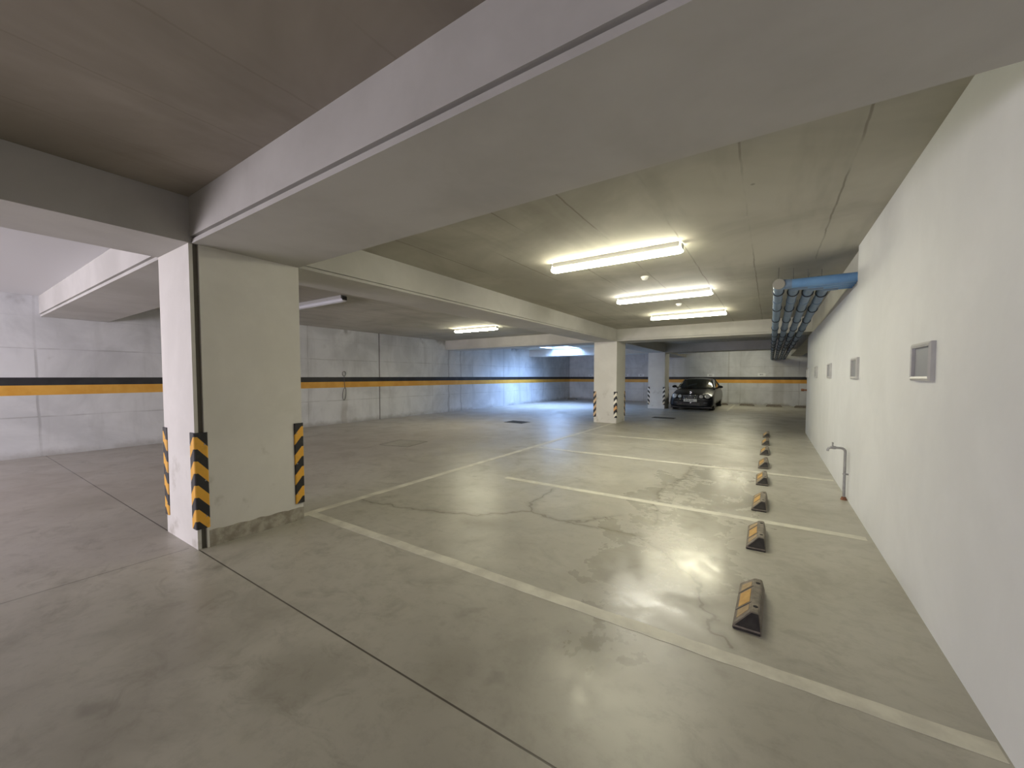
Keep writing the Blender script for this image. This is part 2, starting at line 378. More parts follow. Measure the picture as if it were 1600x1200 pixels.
# beams, drip groove near the lower edge of the faces
def beam_x(x0, x1, y0, y1, label, groove=True, zt=ZC):
    g = [(y0, ZB), (y1, ZB), (y1, zt), (y0 - .012, zt), (y0 - .012, ZB + .05), (y0 + .02, ZB + .05), (y0 + .02, ZB + .034), (y0, ZB + .034)] if groove else [(y0, ZB), (y1, ZB), (y1, zt), (y0, zt)]
    return struct('ceiling_beam', prism(BM(), g, lambda u, v, t: (t, u, v), x0, x1), M['beam'], label)
def beam_y(y0, y1, x0, x1, label, groove=True):
    g = [(x1, ZB), (x0, ZB), (x0, ZC), (x1 + .006, ZC), (x1 + .006, ZB + .036), (x1 - .015, ZB + .036), (x1 - .015, ZB + .026), (x1, ZB + .026)] if groove else [(x1, ZB), (x0, ZB), (x0, ZC), (x1, ZC)]
    return struct('ceiling_beam', prism(BM(), g, lambda u, v, t: (u, t, v), y0, y1), M['beam'], label)
P1Y, P2Y, P3Y, PD = 1.25, 11.7, 18.25, .85
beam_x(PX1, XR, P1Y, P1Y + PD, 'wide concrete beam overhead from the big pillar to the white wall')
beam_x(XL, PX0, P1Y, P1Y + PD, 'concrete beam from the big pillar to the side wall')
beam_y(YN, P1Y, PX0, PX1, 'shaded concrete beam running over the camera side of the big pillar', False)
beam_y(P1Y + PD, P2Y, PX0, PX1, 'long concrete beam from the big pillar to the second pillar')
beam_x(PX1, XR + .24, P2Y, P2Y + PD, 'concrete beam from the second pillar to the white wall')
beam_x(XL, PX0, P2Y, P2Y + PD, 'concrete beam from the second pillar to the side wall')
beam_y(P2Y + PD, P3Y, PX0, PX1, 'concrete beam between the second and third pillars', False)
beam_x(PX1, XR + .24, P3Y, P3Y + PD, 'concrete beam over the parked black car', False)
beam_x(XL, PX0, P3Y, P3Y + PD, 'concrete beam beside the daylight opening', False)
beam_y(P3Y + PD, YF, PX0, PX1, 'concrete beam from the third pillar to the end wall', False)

# pillars
def pillar(y0, label, joint=False, skirt=True):
    y1 = y0 + PD
    if joint:
        pl = [(PX0, y0 - .02), (PX1 - .012, y0 - .02), (PX1 - .012, y0 + .006), (PX1 - .06, y0 + .006), (PX1 - .06, y0 + .040), (PX1 + .004, y0 + .040), (PX1 + .004, y0 + .056), (PX1, y0 + .056), (PX1, y1), (PX0, y1)]
    else: pl = [(PX0, y0), (PX1, y0), (PX1, y1), (PX0, y1)]
    p = struct('pillar', prism(BM(), pl, lambda u, v, t: (u, v, t), 0, ZC if not joint else ZB + .36), M['pillar'], label)
    if joint:
        s = struct('joint_strip', box(BM(), PX1 - .062, PX1 - .022, y0 + .006, y0 + .040, 0, ZB), M['seal'], 'dark joint seal', p)
        # strip of bare cement at the foot, right face
        bm = BM(); n = 26; top = []
        for i in range(n + 1):
            t = y0 + .058 + (PD - .055) * i / n; top.append((t, .122 + .004 * math.sin(i * 1.1) + random.uniform(-.002, .002) + .02 * (1 - i / n)))
        prism(bm, [(y0 + .058, 0), (y1 + .003, 0)] + top[::-1], lambda u, v, t: (t, u, v), PX1 - .01, PX1 + .004)
        struct('baseboard_strip', bm, M['skirt'], 'bare cement strip at the foot', p)
    return p
pillar(P1Y, 'large rectangular white pillar with a dark joint, standing by the floor joint', True)
pillar(P2Y, 'second white pillar, at the end of the long floor line')
pillar(P3Y, 'third pillar, bluish, beside the parked black car')

# corner guards: local origin at the pillar corner, legs along sx*x and sy*y
def guard(name_m, px, py, sx, sy, label, z0=.17, leg=.078, th=.011, gr=None):
    prof = [(0, 0), (sx * leg, 0), (sx * leg, -sy * th * .55), (sx * leg * .9, -sy * th), (-sx * th * .4, -sy * th), (-sx * th, -sy * th * .4), (-sx * th, sy * leg * .9), (-sx * th * .55, sy * leg), (0, sy * leg)]
    o = link('corner_guard', prism(BM(), prof, lambda u, v, t: (u, v, t), 0, .8), M[name_m])
    o.location = (px, py, z0)
    tag(o, label, 'corner guard', gr)
    for zz in (.1, .4, .7):
        link('fixing_screw', disc(BM(), (sx * leg * .72, -sy * th * 1.05, zz), (0, 1, 0), .006, .004, 10), M['galv'], o)
        link('fixing_screw', disc(BM(), (-sx * th * 1.05, sy * leg * .72, zz), (1, 0, 0), .006, .004, 10), M['galv'], o)
    return o
f0 = P1Y - .02
guard('guard', PX1 - .006, f0, -1, 1, 'black and yellow chevron guard on the front joint edge of the big pillar', .17, .085)
guard('guard', PX0, f0, 1, 1, 'black and yellow guard at the outer front edge of the big pillar, seen edge on')
guard('guard', PX1 + .001, P1Y + PD, -1, -1, 'black and yellow guard on the back edge of the big pillar by the floor line')
guard('guard_tan', PX0, P2Y, 1, 1, 'black and tan striped guard on the aisle edge of the second pillar')
guard('guard_cream', PX1, P2Y, -1, 1, 'black and cream guard with one orange band on the second pillar front')
guard('guard_tan', PX1, P2Y + PD, -1, -1, 'dark guard on the back edge of the second pillar, seen edge on')
guard('guard_white', PX0, P3Y, 1, 1, 'black and white striped guard on the third pillar edge away from the car')
guard('guard_white', PX1, P3Y, -1, 1, 'black and white striped guard on the third pillar edge next to the car')
guard('guard_tan', PX1, P3Y + PD, -1, -1, 'dark thin guard on the back edge of the third pillar behind the car nose')

# parking lines
def pline(x0, x1, y0, y1, label):
    bm = BM(); L = 60; al = (x1 - x0) > (y1 - y0); pts = []
    n = max(6, int((max(x1 - x0, y1 - y0)) * 12))
    A, B = [], []
    for i in range(n + 1):
        t = i / n; w = .004
        if al: A.append((x0 + (x1 - x0) * t, y0 + random.uniform(-w, w))); B.append((x0 + (x1 - x0) * t, y1 + random.uniform(-w, w)))
        else: A.append((x0 + random.uniform(-w, w), y0 + (y1 - y0) * t)); B.append((x1 + random.uniform(-w, w), y0 + (y1 - y0) * t))
    prism(bm, A + B[::-1], lambda u, v, t: (u, v, t), 0.0002, .0016)
    return tag(link('parking_line', bm, M['line']), label, 'painted line', 'painted parking bay lines')
pline(-4.05, -3.95, P1Y + PD + .03, P2Y - .05, 'long pale line on the floor joining the big pillar and the second pillar')
for k, (yy, xa, xb, lb) in enumerate(((2.22, -3.95, .77, 'wide pale bay line crossing in front of the first wheel stop'), (4.55, -3.1, .74, 'pale bay line behind the second wheel stop from the camera'),
                                      (6.88, -3.95, .76, 'pale bay line between the fourth and fifth wheel stops'), (9.22, -3.95, -.75, 'thin faint bay line that joins the long line nearest the second pillar'))):
    pline(xa, xb, yy - .05, yy + .05, lb)
pline(-1.52, -1.43, 18.4, 22.9, 'short pale bay line on the floor beside the black car')

# ------------------------------------------------------------------ wheel stops
def make_stop():
    r = thing('wheel_stop', '', 'wheel stop')
    L, w, t, h = .275, .075, .022, .10
    bm = BM()      # local: length along y; sloped faces both long sides, ends slanted
    b = [(-w, -L), (.066, -L), (.066, L), (-w, L)]; tp = [(.012, -L + .05), (.052, -L + .05), (.052, L - .05), (.012, L - .05)]
    mid = b
    V0 = [bm.verts.new((x, y, 0)) for x, y in b]; V1 = [bm.verts.new((x, y, .018)) for x, y in mid]; V2 = [bm.verts.new((x, y, h)) for x, y in tp]
    bm.faces.new(V0[::-1]); bm.faces.new(V2)
    for A, B in ((V0, V1), (V1, V2)):
        for i in range(4):
            f = bm.faces.new((A[i], A[(i + 1) % 4], B[(i + 1) % 4], B[i])); f.material_index = 1 if i in (0, 2) else 0
    bmesh.ops.bevel(bm, geom=[e for e in bm.edges if e.verts[0].co.z > .01 or e.verts[1].co.z > .01], offset=.005, segments=2, affect='EDGES')
    link('body', bm, [M['rubber'], M['rubber_dk']], r)
    # reflective strips on the sloped faces
    def onslope(sx, u, v, e=.0015):      # u along y, v 0..1 up the slope
        x0, x1 = (-w, .012) if sx < 0 else (.066, .052)
        nrm = Vector((sx * (h - .018), 0, abs(x0 - x1))).normalized()
        return Vector((x0 + (x1 - x0) * v, u, .018 + (h - .018) * v)) + nrm * e
    for sx in (-1,):
        for (u0, u1, mk, sk) in ((-.085, .085, 'reflect', 0), (-.215, -.125, 'reflect_dim', .03), (.125, .215, 'reflect_dim', -.03)):
            bm = BM(); q = []
            for e in (-.003, .0025):
                q.append([bm.verts.new(onslope(sx, uu, vv, e)) for uu, vv in ((u0, .2), (u1, .2), (u1 + min(sk, 0), .85), (u0 + max(sk, 0), .85))])
            bm.faces.new(q[0]); bm.faces.new(q[1][::-1])
            for i in range(4): bm.faces.new((q[0][i], q[0][(i + 1) % 4], q[1][(i + 1) % 4], q[1][i]))
            link('reflective_strip', bm, M[mk], r)
        for u in (-.108, .108):
            bm = BM(); q = [bm.verts.new(onslope(sx, u + a, vv, .0012)) for a, vv in ((-.005, .05), (.005, .05), (.005, .97), (-.005, .97))]; bm.faces.new(q)
            link('groove', bm, M['hole'], r)
    for u in (-.155, .155):
        bm = BM(); disc(bm, (.032, u, h), (0, 0, 1), .0125, .003, 16)
        link('bolt_hole', bm, M['hole'], r)
    return r
stop = make_stop()
ordn = ['closest to the camera', 'second from the camera, just before a bay line', 'third from the camera, just past a bay line', 'fourth from the camera',
        'fifth from the camera, just past a thin bay line', 'sixth from the camera', 'seventh from the camera', 'farthest of the row beside the white wall']
ys = [2.78, 4.02, 5.14, 6.33, 7.45, 8.70, 9.92, 11.15]
for i, y in enumerate(ys):
    o = stop if i == 0 else copy_tree(stop)
    o.location = (-.07 + .004 * i, y, 0); o.rotation_euler = (0, 0, R([-1, .6, -.5, 1, .3, -.6, .5, 0][i]))
    tag(o, 'rubber wheel stop with amber strips, ' + ordn[i], 'wheel stop', 'wheel stops in a row beside the white wall')
for x, y, lb in ((-2.05, 22.35, 'dark wheel stop at the end wall just beside the black car'), (-.93, 22.45, 'wheel stop at the end wall, middle of the empty bay next to the car'),
             (.18, 22.4, 'wheel stop at the end wall under the stained wall patch'), (1.28, 22.35, 'wheel stop at the end wall partly hidden by the white wall'),
             (-10.3, 22.5, 'wheel stop in the far corner beyond the blue daylight')):
    o = copy_tree(stop); o.location = (x, y, 0); o.rotation_euler = (0, 0, R(-90)); o.scale = (1.15, 1.15, 1)
    tag(o, lb, 'wheel stop', 'wheel stops along the end wall')

# ------------------------------------------------------------------ batten lamps
def make_lamp(L=1.52, lit='lit'):
    r = thing('batten_lamp', '', 'lamp')         # origin on the ceiling
    bm = BM(); box(bm, -L / 2 + .03, L / 2 - .03, -.052, .052, -.056, 0, .004); link('housing', bm, M['lampbody'], r)
    n = 16; prof = [(.05, -.0565)] + [(math.cos(math.pi * i / n) * .060, -.074 - math.sin(math.pi * i / n) ** .75 * .040) for i in range(n + 1)] + [(-.05, -.0565)]; bm = BM()
    # ends taper
    secs = [(-L / 2, .72), (-L / 2 + .03, 1), (L / 2 - .03, 1), (L / 2, .72)]; rings = []
    for x, s in secs: rings.append([bm.verts.new((x, u * s, -.072 + (v + .072) * s)) for u, v in prof])
    for A, B in zip(rings, rings[1:]):
        for i in range(len(A)): bm.faces.new((A[i], A[(i + 1) % len(A)], B[(i + 1) % len(A)], B[i]))
    bm.faces.new(rings[0]); bm.faces.new(rings[-1][::-1])
    link('diffuser', bm, M[lit], r, smooth=50)
    for s in (-1, 1):
        bm = BM(); box(bm, s * (L / 2 - .004) - .008, s * (L / 2 - .004) + .008, -.045, .045, -.085, -.02, .004); link('end_cap', bm, M['lampbody'] if lit != 'diff_off' else M['trimdk'], r)
    return r
lg = 'lit ceiling lamps over the bays'
for i, (y, lt, lb) in enumerate(((4.52, 'lit', 'lit batten lamp with the largest glow, first over the bays'), (7.08, 'lit_white', 'lit batten lamp, middle of the three over the bays'),
                                 (9.5, 'lit', 'lit batten lamp, last of the three before the far beam'))):
    o = make_lamp(1.55, lt); o.location = (-1.58, y, ZC); tag(o, lb, 'lamp', lg)
o = make_lamp(1.55, 'lit'); o.location = (-7.2, 9.0, ZC); tag(o, 'lit batten lamp over the aisle, beyond the long beam', 'lamp')
o = make_lamp(1.55, 'diff_off'); o.location = (-7.05, 4.18, ZC); tag(o, 'unlit batten lamp partly hidden behind the big pillar', 'lamp')
o = make_lamp(1.55, 'lit'); o.location = (-1.35, 20.9, ZC); tag(o, 'lit batten lamp hidden above the parked car, behind the beam', 'lamp')
# unlit lamp on short hangers beside the third pillar
o = make_lamp(.8, 'diff_off'); o.location = (-3.40, 20.6, ZC - .20); tag(o, 'small unlit lamp hung under the ceiling beside the third pillar', 'lamp')
for s in (-.3, .3):
    link('hanger_rod', tube(BM(), [(s, 0, -.002), (s, 0, .2)], .006, 8), M['galv'], o)

# smoke detectors
for (x, y, lb) in ((-1.53, 5.78, 'round white smoke detector between the first and middle lit lamps'), (-1.53, 8.27, 'round white smoke detector between the middle and last lit lamps')):
    t = thing('smoke_detector', lb, 'smoke detector', (x, y, ZC), 0, 'smoke detectors on the ceiling')
    bm = BM(); tube(bm, [(0, 0, 0), (0, 0, -.012)], .055, 24); link('base', bm, M['detector'], t, 40)
    bm = BM(); tube(bm, [(0, 0, -.012), (0, 0, -.03), (0, 0, -.043), (0, 0, -.048)], [.046, .044, .034, .02], 24); link('cover', bm, M['detector'], t, 40)

# ------------------------------------------------------------------ blue drain pipes
px = [.065, .228, .39, .545]; hy = [5.9, 6.03, 6.16, 6.29]; rp = .055
plab = ['blue drain pipe with a grey end cap, farthest out from the white wall', 'blue drain pipe second out from the one with the grey cap', 'blue drain pipe third out, between two other blue pipes', 'blue drain pipe tucked closest to the white wall']
for i, (x, y) in enumerate(zip(px, hy)):
    t = thing('drain_pipe', plab[i], 'pipe', (x, y, 2.56), 0, 'blue drain pipes under the ceiling')
    bm = BM(); zs = [(0, 0), (5.4 - (y - 5.9), -.13), (11.5 - (y - 5.9), -.18), (16.2 - (y - 5.9), -.24), (17.1 - (y - 5.9), -.255)]
    e = .06 if i else .05
    tube(bm, [(0, e, 0)] + [(0, a, b) for a, b in zs[1:]], rp, 20); link('long_run', bm, M['pvc_dusty'], t, 40)
    # header going sideways into the wall through an elbow
    xe = XR + .02 - x if i < 1 else XR + .25 - x
    xe = XR + .028 - x
    bm = BM(); tube(bm, [(.05, 0, 0), (xe, 0, 0)], rp, 20); link('branch_run', bm, M['pvc'], t, 40)
    bm = BM(); tube(bm, [(0, .13, 0), (0, .07, 0), (0, 0, 0)] if i == 0 else [(0, .13, 0), (0, .06, 0)] + [(.07 - .07 * math.cos(a), .06 - .06 * math.sin(a), 0) for a in (.4, .8, 1.2, 1.57)] + [(.13, 0, 0)], rp + .006, 20)
    if i == 0: tube(bm, [(-.02, 0, 0), (.13, 0, 0)], rp + .004, 20); tube(bm, [(0, 0, 0), (0, -.06, 0)], rp + .006, 20)
    link('elbow', bm, M['pvc_dusty'], t, 40)
    if i == 0:
        bm = BM(); tube(bm, [(0, -.06, 0), (0, -.072, 0)], [rp + .009, rp + .007], 20); link('end_cap', bm, M['cap'], t, 40)
    # rubber lined clamps with hangers
    def zat(d):
        for (a, za), (b, zb) in zip(zs, zs[1:]):
            if a <= d <= b: return za + (zb - za) * (d - a) / (b - a)
        return zs[-1][1]
    d = .38
    while d < 16.9 - (y - 5.9):
        inbeam = any(b - .08 < y + d < b + PD + .08 for b in (P2Y, P3Y))
        bm = BM(); zc = zat(d); torus(bm, (0, d, zc), (0, 1, 0), rp + .005, .0075, 24, 6)
        top = (ZC if not inbeam else ZB) - 2.56
        if top - zc > rp + .012: tube(bm, [(0, d, zc + rp + .004), (0, d, top)], .0025, 6)
        link('pipe_clamp', bm, M['clamp'], t, 60)
        d += 1.25
    # sockets (slightly thicker joints)
    for d in (1.0, 4.0, 7.0, 10.0, 13.0):
        bm = BM(); tube(bm, [(0, d - .05, zat(d - .05)), (0, d + .05, zat(d + .05))], rp + .005, 20); link('socket', bm, M['pvc_dusty'], t, 40)
    bm = BM(); zc = zs[-1][1]; tube(bm, [(0, zs[-1][0] - .06, zc), (0, zs[-1][0], zc), (0, zs[-1][0] + .42, zc)], rp + .004, 20); link('wall_sleeve', bm, M['pvc_dusty'], t, 40)

# ------------------------------------------------------------------ framed plates on the white wall
for i, (yc, lb) in enumerate(((3.36, 'largest looking'), (5.63, 'above the tap,'), (7.83, 'third along'), (9.95, 'fourth along,'), (12.1, 'last at the wall end,'))):
    lab = ['grey framed plate on the white wall, the big one nearest the camera', 'grey framed plate on the white wall, second along, near the standpipe tap', 'grey framed plate on the white wall, third along',
           'grey framed plate on the white wall, fourth along', 'grey framed plate on the white wall, last one by the wall end'][i]
    t = thing('wall_plate', lab, 'wall plate', (XR, yc, 1.52), 0, 'grey framed plates on the white wall')
    w, h, b, d = .185, .115, .026, .028
    bm = BM()
    O = [(-w, -h), (w, -h), (w, h), (-w, h)]; I = [(-w + b, -h + b), (w - b, -h + b), (w - b, h - b), (-w + b, h - b)]; J = [(-w + b * .5, -h + b * .5), (w - b * .5, -h + b * .5), (w - b * .5, h - b * .5), (-w + b * .5, h - b * .5)]
    ring = [[bm.verts.new((xx, u, v)) for u, v in P] for P, xx in ((O, 0), (O, -d * .7), (J, -d), (I, -d * .85), (I, 0))]
    for A, B in zip(ring, ring[1:]):
        for k in range(4): bm.faces.new((A[k], A[(k + 1) % 4], B[(k + 1) % 4], B[k]))
    link('frame', bm, M['frame'], t)
    link('plate', box(BM(), -.008, 0, -w + b * .9, w - b * .9, -h + b * .9, h - b * .9), M['plate'], t)

# small door knob-like stop at the wall's far edge
o = link('wall_hook', tube(BM(), [(0, 0, 0), (-.05, 0, 0), (-.055, 0, 0), (-.11, 0, .005), (-.12, 0, .005)], [.022, .02, .03, .032, .02], 14), M['rust'])
o.location = (XR, 12.33, 1.09); tag(o, 'small brown hook on the far edge of the white wall', 'hook')
o.rotation_euler = (0, 0, 0)

# ------------------------------------------------------------------ standpipe tap
t = thing('standpipe_tap', 'thin steel standpipe with a tap against the white wall', 'tap', (.745, 5.88, 0))
pts = [(0, 0, 0), (0, 0, .56)] + [(-.04 + .04 * math.cos(a), 0, .56 + .04 * math.sin(a)) for a in (.4, .8, 1.2, 1.57)] + [(-.09, 0, .60)]
link('riser', tube(BM(), pts, .0135, 14), M['galv'], t, 50)
bm = BM(); torus(bm, (0, 0, .30), (0, 0, 1), .017, .004, 16, 6); box(bm, 0, .036, -.006, .006, .292, .308); link('wall_bracket', bm, M['galv'], t)
link('tap_body', tube(BM(), [(-.085, 0, .60), (-.10, 0, .60), (-.13, 0, .60), (-.15, 0, .592), (-.158, 0, .575), (-.16, 0, .555)], [.018, .02, .017, .013, .012, .012], 14), M['galv'], t, 50)
bm = BM(); tube(bm, [(-.115, 0, .60), (-.115, 0, .65)], .008, 10); box(bm, -.122, -.108, -.03, .03, .648, .66, .003); link('tap_handle', bm, M['galv'], t)
bm = BM(); tube(bm, [(0, 0, 0), (0, 0, .035)], [.032, .02], 16); link('base_flange', bm, M['rust'], t, 50)

# ------------------------------------------------------------------ drains, cover
def grate(x, y, w, d, label):
    t = thing('floor_drain', label, 'drain', (x, y, 0)); bm = BM()
    for a in ((-w, w, -d, -d + .02), (-w, w, d - .02, d), (-w, -w + .02, -d, d), (w - .02, w, -d, d)): box(bm, a[0], a[1], a[2], a[3], 0, .006)
    link('frame', bm, M['grate'], t)
    bm = BM(); n = int(2 * w / .045)
    for i in range(n): xx = -w + .03 + i * .045; box(bm, xx, xx + .022, -d + .02, d - .02, 0, .005)
    link('grate_bars', bm, M['grate'], t); link('sump', box(BM(), -w + .02, w - .02, -d + .02, d - .02, 0.0002, .001), M['hole'], t)
grate(-6.62, 10.35, .33, .26, 'dark floor drain grate in the aisle before the blue daylight')
grate(-3.05, 14.2, .36, .2, 'dark floor drain grate behind the second pillar, in front of the car')
t = thing('manhole_cover', 'square concrete filled cover outlined in the aisle floor', 'manhole cover', (-6.55, 5.72, 0), R(12)); bm = BM()
for a in ((-.36, .36, -.36, -.352), (-.36, .36, .352, .36), (-.36, -.352, -.36, .36), (.352, .36, -.36, .36)): box(bm, *a, 0, .003)
link('rim', bm, M['coverrim'], t); link('concrete_infill', box(BM(), -.35, .35, -.35, .35, 0.0001, .0018), M['skirt'] if 0 else M['floor'], t)

# ------------------------------------------------------------------ signs above the bands
for x, z, w, lb in ((-2.66, 1.50, .17, 'white bay number sign above the black car'), (-.36, 1.53, .17, 'white bay number sign on the end wall over the empty bay'),
                (-6.32, 1.51, .17, 'white bay number sign seen between the second and third pillars'), (-7.2, 1.51, .12, 'faint small sign on the end wall just beyond the second pillar edge'),
                (-9.45, 1.51, .15, 'white bay number sign just before the second pillar, over the bands')):
    t = thing('bay_sign', lb, 'sign', (x, YF, z), 0, 'bay signs on the end wall')
    link('panel', box(BM(), -w, w, -.012, 0, -.075, .075, .002), M['sign'], t)
    bm = BM(); box(bm, -w * .42, -w * .22, -.0135, -.012, -.03, .035); box(bm, -w * .1, w * .05, -.0135, -.012, -.03, .035); box(bm, w * .22, w * .34, -.0135, -.012, -.03, .035)
    link('ink_marks', bm, M['ink'], t)

# cable loops on the side wall
t = thing('cable_loop', 'small loop of grey cable hanging on the side wall across the bands', 'cable', (XL + .012, 7.19, 0))
bm = BM(); pts = []
for i in range(25):
    a = i / 24 * 2 * math.pi; pts.append((.004, .055 * math.sin(a), 1.52 + .07 * math.cos(a)))
tube(bm, pts, .008, 8)
link('upper_loop', bm, M['cable'], t, 60)
bm = BM(); pts = []
for i in range(33):
    a = i / 32 * 2 * math.pi; pts.append((.008, .055 * math.sin(a) + .02 * math.cos(a), .90 + .19 * math.cos(a)))
tube(bm, pts, .008, 8); tube(bm, [(.008, .02, 1.09), (.009, .0, 1.3), (.008, 0, 1.45)], .007, 8); link('lower_loop', bm, M['cable'], t, 60)
# ------------------------------------------------------------------ the parked car (local: nose at -y, ground z 0)
def make_car(loc):
    root = thing('car', 'black coupe with four round headlamps parked nose out by the third pillar', 'car', loc)
    root.scale = (1, 1, 1)
    # stations: y, half width bottom, half width max, half width shoulder, z bottom, z widest, z shoulder, z top centre
    st = [(0.00, .60, .62, .46, .18, .42, .52, .56),
          (0.05, .74, .78, .62, .14, .40, .56, .64),
          (0.16, .84, .86, .73, .12, .42, .60, .70),
          (0.36, .86, .875, .79, .12, .48, .665, .77),
          (0.80, .82, .865, .81, .18, .54, .755, .86),
          (1.25, .82, .865, .815, .18, .58, .83, .915),
          (1.60, .82, .865, .815, .18, .60, .875, .945),
          (2.30, .82, .865, .81, .18, .60, .895, .93),
          (3.10, .82, .865, .80, .18, .60, .90, .93),
          (3.80, .81, .86, .77, .20, .62, .90, .945),
          (4.30, .77, .83, .70, .24, .62, .87, .925),
          (4.52, .68, .75, .60, .30, .60, .80, .86),
          (4.57, .45, .55, .42, .38, .58, .72, .76)]
    bm = BM(); rings = []
    for y, wb, wm, ws, zb, zw, zs_, zt in st:
        half = [(0, zb), (wb * .6, zb), (wb, zb + .03), (wm, zb + (zw - zb) * .45), (wm, zw), (ws + (wm - ws) * .6, zw + (zs_ - zw) * .65), (ws, zs_), (ws * .62, zs_ + (zt - zs_) * .72), (0, zt)]
        full = half + [(-a, b) for a, b in half[-2:0:-1]]
        rings.append([bm.verts.new((a, y + (.10 * (abs(a) / .85) ** 2.2 if y < .5 else 0), b)) for a, b in full])
    for A, B in zip(rings, rings[1:]):
        for i in range(len(A)): bm.faces.new((A[i], A[(i + 1) % len(A)], B[(i + 1) % len(A)], B[i]))
    bm.faces.new(rings[0]); bm.faces.new(rings[-1][::-1])
    body = link('body', bm, M['paint'], root, 180)
    sb = body.modifiers.new('s', 'SUBSURF'); sb.levels = sb.render_levels = 3
    # wheel arches: cut with real cylinders, result baked into the mesh
    bc = BM()
    for yy in (.82, 3.55):
        for sx in (-1, 1): tube(bc, [(sx * .60, yy, .30), (sx * 1.1, yy, .30)], .345, 32)
    cut = link('arch_cutter', bc, M['trimdk'])
    bo = body.modifiers.new('b', 'BOOLEAN'); bo.object = cut; bo.operation = 'DIFFERENCE'; bo.solver = 'EXACT'
    dg = bpy.context.evaluated_depsgraph_get(); dg.update()
    me = bpy.data.meshes.new_from_object(body.evaluated_get(dg)); body.modifiers.clear()
    body.data = me; bpy.data.objects.remove(cut)
    for p in me.polygons: p.use_smooth = True
    try: me.set_sharp_from_angle(angle=R(40))
    except Exception: pass
    # greenhouse: base outline (shoulder) to roof
    def quadstrip(name, secs, m, smooth=180, sub=2):
        bm = BM(); rg = [[bm.verts.new(p) for p in s] for s in secs]
        for A, B in zip(rg, rg[1:]):
            for i in range(len(A) - 1): bm.faces.new((A[i], A[i + 1], B[i + 1], B[i]))
        o = link(name, bm, m, root, smooth)
        so = o.modifiers.new('t', 'SOLIDIFY'); so.thickness = .012
        if sub: q = o.modifiers.new('s', 'SUBSURF'); q.levels = q.render_levels = sub
        return o
    # roof shell cross sections: y, half width, z side, z centre
    rf = [(2.02, .55, 1.285, 1.325), (2.3, .575, 1.325, 1.365), (2.75, .575, 1.325, 1.37), (3.15, .56, 1.29, 1.335), (3.35, .55, 1.255, 1.295)]
    quadstrip('roof', [[(-w - .025, y, zs_ - .05), (-w, y, zs_), (-w * .5, y, zs_ + (zc - zs_) * .8), (0, y, zc), (w * .5, y, zs_ + (zc - zs_) * .8), (w, y, zs_), (w + .025, y, zs_ - .05)] for y, w, zs_, zc in rf], M['paint'])
    quadstrip('windscreen', [[(-.72, 1.42, .885), (-.40, 1.24, .915), (0, 1.18, .925), (.40, 1.24, .915), (.72, 1.42, .885)],
                             [(-.65, 1.75, 1.10), (-.35, 1.64, 1.125), (0, 1.60, 1.135), (.35, 1.64, 1.125), (.65, 1.75, 1.10)],
                             [(-.565, 2.10, 1.29), (-.30, 2.04, 1.315), (0, 2.02, 1.325), (.30, 2.04, 1.315), (.565, 2.10, 1.29)]], M['glass'])
    quadstrip('rear_window', [[(-.55, 3.30, 1.26), (0, 3.36, 1.295), (.55, 3.30, 1.26)], [(-.62, 3.72, 1.06), (0, 3.80, 1.10), (.62, 3.72, 1.06)], [(-.66, 4.02, .91), (0, 4.12, .935), (.66, 4.02, .91)]], M['glass'])
    for sx in (-1, 1):
        quadstrip('side_window', [[(sx * .80, 1.50, .89), (sx * .80, 2.3, .905), (sx * .79, 3.1, .91), (sx * .73, 3.75, .92)], [(sx * .70, 1.78, 1.09), (sx * .70, 2.4, 1.11), (sx * .69, 3.05, 1.11), (sx * .655, 3.50, 1.08)],
                                 [(sx * .59, 2.10, 1.28), (sx * .60, 2.45, 1.31), (sx * .60, 2.9, 1.30), (sx * .575, 3.25, 1.255)]], M['glass'])
        # front pillar of the cabin
        link('windscreen_pillar', tube(BM(), [(sx * .765, 1.42, .88), (sx * .69, 1.72, 1.075), (sx * .575, 2.08, 1.275), (sx * .56, 2.3, 1.33)], [.03, .026, .024, .022], 10), M['paint'], root, 60)
        link('rear_pillar', tube(BM(), [(sx * .70, 4.0, .90), (sx * .655, 3.68, 1.06), (sx * .57, 3.28, 1.26)], [.06, .055, .04], 10), M['paint'], root, 60)
        # headlamps: a large outer and a smaller inner oval
        for nm, cx, cy, cz, ra, rb in (('headlamp', .625, .120, .60, .118, .108), ('headlamp', .405, .050, .585, .085, .078)):
            bm = BM(); nrm = Vector((sx * (.42 if ra > .09 else .22), -1, .28)).normalized(); u = Vector((0, 0, 1)).cross(nrm).normalized(); v = nrm.cross(u)
            c0 = Vector((sx * cx, cy, cz))
            def ring(bm, ku, off): return [bm.verts.new(c0 + nrm * (off + .022) + u * math.cos(a) * ra * ku + v * math.sin(a) * rb * ku) for a in [2 * math.pi * i / 24 for i in range(24)]]
            rs = [ring(bm, 1.0, -.04), ring(bm, 1.0, .015), ring(bm, .96, .024), ring(bm, .90, .026)]
            for A, B in zip(rs, rs[1:]):
                for i in range(24): bm.faces.new((A[i], A[(i + 1) % 24], B[(i + 1) % 24], B[i]))
            h = link(nm, bm, M['trimdk'], root, 50)
            bm = BM(); rs = [ring(bm, .90, .024), ring(bm, .8, .030), ring(bm, .5, .038)]
            for A, B in zip(rs, rs[1:]):
                for i in range(24): bm.faces.new((A[i], A[(i + 1) % 24], B[(i + 1) % 24], B[i]))
            bm.faces.new(rs[-1]); link('lens', bm, M['lens'], h, 60)
        # mirrors
        bm = BM(); bmesh.ops.create_uvsphere(bm, u_segments=20, v_segments=12, radius=1)
        for v_ in bm.verts: v_.co = Vector((sx * .96 + v_.co.x * .105, 1.72 + v_.co.y * .055, .975 + v_.co.z * .062 - sx * v_.co.x * 0.01))
        mr = link('door_mirror', bm, M['paint'], root, 180)
